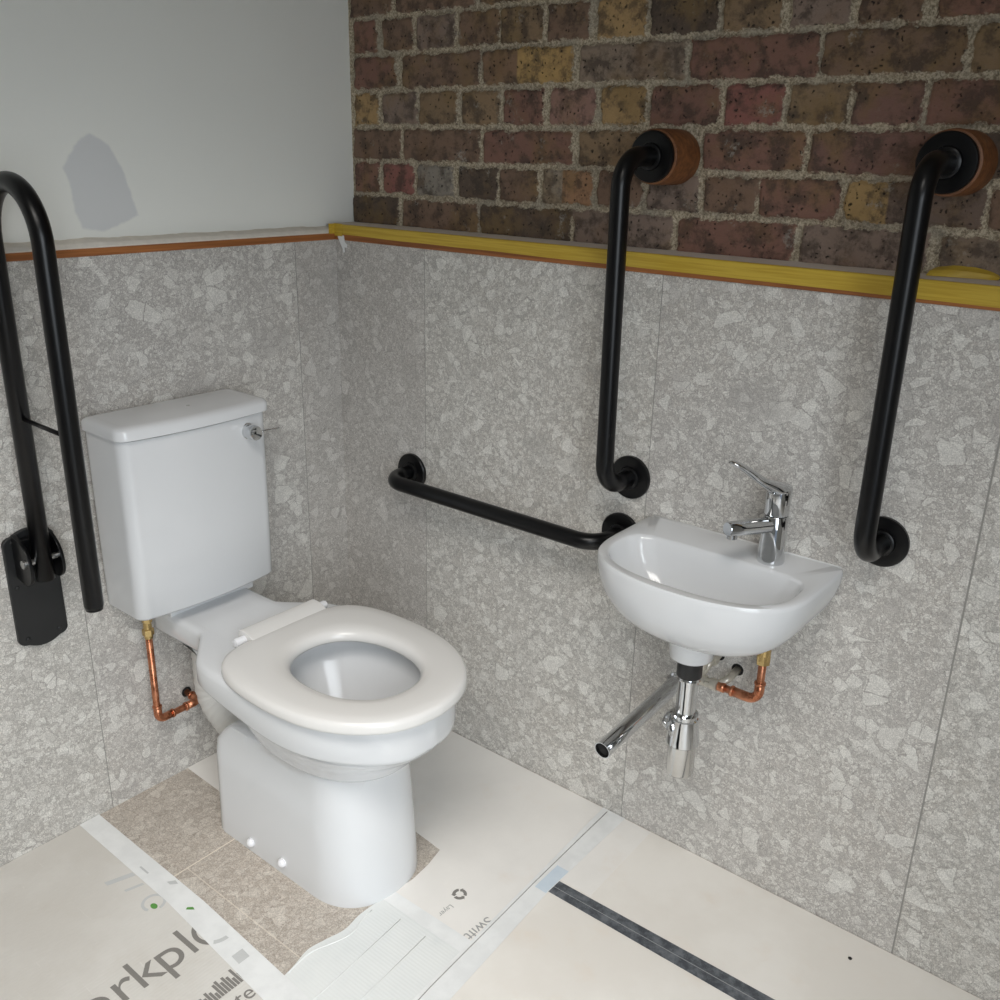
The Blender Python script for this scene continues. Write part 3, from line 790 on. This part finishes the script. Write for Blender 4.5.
def lever():
    side = sd.cross(Vector((0, 0, 1))).normalized()
    st = [(-.020, .041, .008, .004), (-.012, .042, .0165, .006), (.0, .043, .0200, .0070), (.014, .047, .0190, .0070), (.026, .053, .0130, .0055), (.040, .061, .0085, .0046), (.055, .071, .0075, .0042), (.070, .081, .0090, .0040), (.084, .090, .0115, .0038), (.098, .098, .0125, .0034), (.108, .102, .0105, .0028), (.1145, .1045, .005, .0015)]
    rings = []
    for a, h, w, t in st:
        c = Vector((tx, ty, tz + .0940)) + Vector((-.42, -.905, 0)) * a + Vector((0, 0, h))
        up = Vector((0, 0, 1)) - sd * .55; up.normalize()
        rings.append([c + side * (w * 1.15 * math.cos(2 * PI * k / 20)) + up * (t * 1.75 * math.sin(2 * PI * k / 20)) for k in range(20)])
    return loft(rings)
obj('lever_handle', lever(), M['chrome'], tapo)

# ------------------------------------------------------------ floor protection
def flat(name, poly, z0, z1, mat, parent=None, label=None, cat=None, bev=None):
    o = obj(name, prism(poly, z0, z1), mat, parent, smooth=False)
    if label: tag(o, label, cat)
    return o
def text(body, size, loc, rot, mat, parent, z, mirror=False, font_bold=0.0, name='printed_text'):
    cu = bpy.data.curves.new('txt', 'FONT'); cu.body = body; cu.size = size; cu.offset = font_bold; cu.extrude = 0.00015
    cu.align_x = 'LEFT'; cu.align_y = 'BOTTOM_BASELINE'
    tmp = bpy.data.objects.new('txt', cu); COL.objects.link(tmp)
    dg = bpy.context.evaluated_depsgraph_get(); dg.update()
    me = bpy.data.meshes.new_from_object(tmp.evaluated_get(dg))
    bpy.data.objects.remove(tmp)
    me.transform(Matrix.Translation((loc[0], loc[1], z)) @ Matrix.Rotation(rot, 4, 'Z') @ (Matrix.Scale(-1, 4, (1, 0, 0)) if mirror else Matrix()))
    me.materials.clear(); me.materials.append(mat)
    o = bpy.data.objects.new(name, me); link(o, parent); return o

TS = .0018
WX = XS + .001
# A: left sheet
sa = thing('floor_sheet', 'grey fluted plastic protection sheet with large grey lettering, bottom left on the floor', 'floor sheet', (.4, -1.2, 0))
obj('sheet', prism([(WX, -.792), (.70, -.815), (1.2, -.83), (1.2, FY + .01), (WX, FY + .01)], .0002, TS), M['sheet_l'], sa, smooth=False)
# B: sheet beside/behind the toilet
def cutedge():
    return [(.571, -.341), (.660, -.349), (.672, -.40), (.677, -.452), (.668, -.522)]
sb = thing('floor_sheet', 'white protection sheet right of the toilet carrying a small recycling symbol', 'floor sheet', (.78, -.3, 0))
obj('sheet', prism([(.875, -.003), (WX, -.003), (WX, -.535), (.13, -.538), (.25, -.545), (.25, -.345)] + cutedge() + [(.882, -.522)], .0002, TS), M['sheet_n'], sb, smooth=False)
# B2: corrugated piece in front of the toilet
sc_ = thing('floor_sheet', 'bluish white ribbed plastic sheet in front of the toilet with a wavy cut edge', 'floor sheet', (.78, -.7, 0))
wav = smooth_curve([(.668, -.526), (.665, -.587), (.671, -.632), (.662, -.672), (.655, -.71), (.664, -.75), (.672, -.79), (.69, -.86), (.70, -1.3)], 6)
obj('sheet', prism([(p[0], p[1]) for p in wav] + [(.90, -1.3), (.884, -.526)], .0003, TS + .0002), M['sheet_m'], sc_, smooth=False)
for cxs in (.745, .812):
    obj('crease', sweep([(cxs - .01, -.545, TS + .0003), (cxs + .004, -.75, TS + .0003), (cxs + .012, -1.2, TS + .0003)], .0009, 6), M['wtape'], sc_)
obj('curled_lip', sweep([(p[0] + .010 + .008 * math.sin(k * .16), p[1], TS + .0009) for k, p in enumerate(wav[4:34])], .0012, 8), M['wtape'], sc_)
# C: right sheet
sd_ = thing('floor_sheet', 'large cream protection sheet under the basin, right side of the floor', 'floor sheet', (1.5, -.7, 0))
obj('sheet', prism([(.886, -.003), (RX - .005, -.003), (RX - .005, FY + .01), (1.21, FY + .01), (.905, -1.3)], .0002, TS), M['sheet_r'], sd_, smooth=False)
Z1 = TS + .0003
obj('overlap_band', prism([(.905, -.004), (.980, -.004), (.985, -.25), (.990, -.252), (.905, -.252)], TS, TS + .0003), M['sheet_n'], sd_, smooth=False)
tapes = [
 ('floor_tape', [(WX, -.762), (WX, -.808), (.35, -.812), (.72, -.836), (1.25, -.87), (1.25, -.81), (.70, -.778), (.40, -.764)], 'wtape', Z1, .0004, 'milky white tape strip along the right edge of the lettered grey sheet'),
 ('floor_tape', [(.853, -.003), (.912, -.003), (.913, -.30), (.935, -.62), (.965, -1.0), (.905, -1.0), (.882, -.62), (.868, -.30)], 'wtape', Z1 + .0005, .0004, 'white tape strip running out from the back wall below the waste pipe'),
 ('floor_tape', [(.667, -.500), (.884, -.497), (.886, -.530), (.667, -.530)], 'wtape', Z1 + .0003, .0003, 'short white tape strip joining the sheets in front of the toilet'),
 ('floor_tape', [(.883, -.225), (.912, -.225), (.912, -.305), (.884, -.305)], 'btape', Z1 + .0010, .0003, 'pale blue tape patch at the end of the dark floor strip'),
]
for nm, poly, mt, z, th, lab in tapes:
    flat(nm, poly, z, z + th, M[mt], None, lab, 'tape')
# thin dark seam between neighbouring sheets, its gap shade painted as a thin grey line
obj('seam_shade', sweep([(.868, -.010, Z1 + .0010), (.876, -.30, Z1 + .0010), (.890, -.62, Z1 + .0010), (.92, -1.0, Z1 + .0010)], .0009, 6), plain('shadow gap grey', srgb(150, 148, 144), .8), [o for o in COL.objects if o.get('label', '').startswith('white tape strip running')][0])
# dark strip
st = thing('drain_strip', 'dark grey mottled strip with a thin pale centre line on the cream sheet', 'floor strip', (1.3, -.275, 0))
obj('strip', prism([(.908, -.2595), (1.40, -.2465), (2.1, -.228), (2.1, -.272), (1.40, -.2905), (.912, -.2975)], Z1, Z1 + .0006), M['slate'], st, smooth=False)
obj('centre_line', prism([(.910, -.2785), (1.40, -.268), (2.1, -.250), (2.1, -.2515), (1.40, -.2695), (.910, -.2798)], Z1 + .0006, Z1 + .0008), M['slate_line'], st, smooth=False)

# printing
ZT = TS + .0002
A1 = Vector((.500, -.958)); 
rot1 = math.atan2(.053, .0) if False else math.radians(90)
for ch, yy in (('o', -1.062), ('r', -1.000), ('k', -.961), ('p', -.913), ('l', -.858)):
    text(ch, .108, (.501, yy), math.radians(90), M['ink'], sa, ZT, name='printed_letter')
CXX, CYY, CA0, CA1 = .476, -.790, 200, 318
text('ter', .044, (.662, -.868), math.radians(87), M['ink'], sa, ZT)
def arcband(c, r0, r1, a0, a1, z, n=20):
    P = [(c[0] + r1 * math.cos(a0 + (a1 - a0) * k / n), c[1] + r1 * math.sin(a0 + (a1 - a0) * k / n)) for k in range(n + 1)]
    P += [(c[0] + r0 * math.cos(a1 - (a1 - a0) * k / n), c[1] + r0 * math.sin(a1 - (a1 - a0) * k / n)) for k in range(n + 1)]
    return prism(P, z, z + .0002)
obj('printed_letter', arcband((CXX, CYY), .034, .043, math.radians(CA0), math.radians(CA1), ZT, 24), M['ink'], sa, smooth=False)
obj('printed_letter', arcband((.476, -.790), .034, .043, math.radians(322), math.radians(362), Z1 + .0005, 16), M['ink_pale'], [o for o in COL.objects if o.get('label', '').startswith('milky')][0], smooth=False)
# skyline of little bars
bars = []
yb = -.935
for k in range(22):
    h = [.012, .018, .010, .022, .026, .020, .030, .024, .016, .034, .038, .028, .036, .030, .020, .040, .024, .030, .022, .040, .048, .030][k]
    bars.append(prism([(.622, yb), (.622 - h, yb), (.622 - h, yb + .0052), (.622, yb + .0052)], ZT, ZT + .0002)); yb += .0066
obj('printed_skyline', join(*bars), M['ink'], sa, smooth=False)
obj('green_mark', prism([(.339 + .009 * math.cos(a * PI / 6), -.835 + .006 * math.sin(a * PI / 6)) for a in range(12)], ZT, ZT + .0002), M['green'], sa, smooth=False)
mt_ = [o for o in COL.objects if o.get('label', '').startswith('milky')][0]
obj('green_mark', prism([(.395, -.800), (.404, -.793), (.404 + .004, -.789), (.400, -.787), (.392, -.795)], Z1 + .0005, Z1 + .0007), M['green'], mt_, smooth=False)
for poly in ([(.20, -.845), (.214, -.845), (.214, -.770), (.20, -.770)],):
    pass
for g in (prism([(.205, -.865), (.218, -.865), (.235, -.812), (.222, -.812)], ZT, ZT + .0002), prism([(.255, -.850), (.262, -.850), (.272, -.815), (.265, -.815)], ZT, ZT + .0002), arcband((.330, -.830), .018, .024, 0, 5.2, ZT)): obj('faint_print', g, M['ink_pale'], sa, smooth=False)
for g in (prism([(.30, -.782), (.312, -.782), (.322, -.770), (.31, -.768)], Z1 + .0005, Z1 + .0006), prism([(.22, -.795), (.25, -.795), (.25, -.791), (.22, -.791)], Z1 + .0005, Z1 + .0006), prism([(.56, -.812), (.585, -.814), (.585, -.79), (.56, -.788)], Z1 + .0005, Z1 + .0006)): obj('faint_print', g, M['ink_pale'], mt_, smooth=False)
text('Swift@', .034, (.8600, -.4285), math.radians(-94), M['ink_light'], sb, ZT)
text('Layer', .016, (.783, -.452), math.radians(-92), M['ink_light'], sb, ZT)
# recycling symbol: three bent arrows
def recyc(c, r, z):
    parts = []
    for k in range(3):
        a0 = math.radians(k * 120 + 20)
        P = []
        for s in (1.0, .55):
            arc = [a0 + math.radians(85) * i / 8 for i in range(9)]
            if s < 1: arc = arc[::-1]
            P += [(c[0] + r * s * math.cos(a), c[1] + r * s * math.sin(a)) for a in arc]
            if s == 1.0:
                ah = a0 + math.radians(85)
                P += [(c[0] + r * 1.18 * math.cos(ah), c[1] + r * 1.18 * math.sin(ah)), (c[0] + r * .8 * math.cos(ah + .42), c[1] + r * .8 * math.sin(ah + .42)), (c[0] + r * .38 * math.cos(ah), c[1] + r * .38 * math.sin(ah))]
        parts.append(prism(P, z, z + .0002))
    return join(*parts)
obj('recycling_symbol', recyc((.779, -.420), .0150, ZT), M['ink'], sb, smooth=False)
# pebble of grit by the wall
tag(obj('grit_crumb', lathe((1.452, -.066, Z1 - .0004), (0, 0, 1), [(0, .0035), (.001, .004), (.002, .002)], 9), M['hole'], smooth=False), 'tiny dark crumb on the cream sheet near the wall, far right', 'crumb')

# ------------------------------------------------------------ light
w = bpy.data.worlds.new('World'); scene.world = w; w.use_nodes = True
bg = w.node_tree.nodes['Background']; bg.inputs[0].default_value = (.62, .74, .92, 1); bg.inputs[1].default_value = 0.35
def area(name, loc, target, sx, sy, power, col, spread=180):
    l = bpy.data.lights.new(name, 'AREA'); l.shape = 'RECTANGLE'; l.size = sx; l.size_y = sy; l.energy = power; l.color = col; l.spread = math.radians(spread)
    o = bpy.data.objects.new(name, l); COL.objects.link(o); o.location = loc
    d = Vector(target) - Vector(loc); o.rotation_euler = d.to_track_quat('-Z', 'Y').to_euler(); return o
area('daylight_door', (RX + .06, -1.80, 1.12), (.45, -.45, -.22), 1.2, 1.7, 14.2, (.88, .945, 1.0), 102)
area('ceiling_fill', (1.32, -1.48, HZ - .02), (.58, -.62, 0), 1.2, 1.2, 15, (1.0, .96, .91), 75)  # added fill light from above to brighten the floor, no known lamp

# ------------------------------------------------------------ camera
cam = bpy.data.cameras.new('camera'); co = bpy.data.objects.new('camera', cam); COL.objects.link(co)
mw = Matrix(((0.778654, -0.232073, 0.582958, 1.786459), (0.627024, 0.253408, -0.736631, -1.566705), (0.023226, 0.939110, 0.342832, 1.420235), (0, 0, 0, 1)))
co.matrix_world = mw
cam.sensor_width = 36; cam.sensor_fit = 'HORIZONTAL'; cam.lens = 33.9680; cam.shift_x = -0.00798; cam.shift_y = -0.00311; cam.clip_start = .02
scene.camera = co
scene.view_settings.view_transform = 'Standard'; scene.view_settings.look = 'None'
scene.view_settings.exposure = 0.0; scene.view_settings.gamma = 1.0
scene.view_settings.use_curve_mapping = False
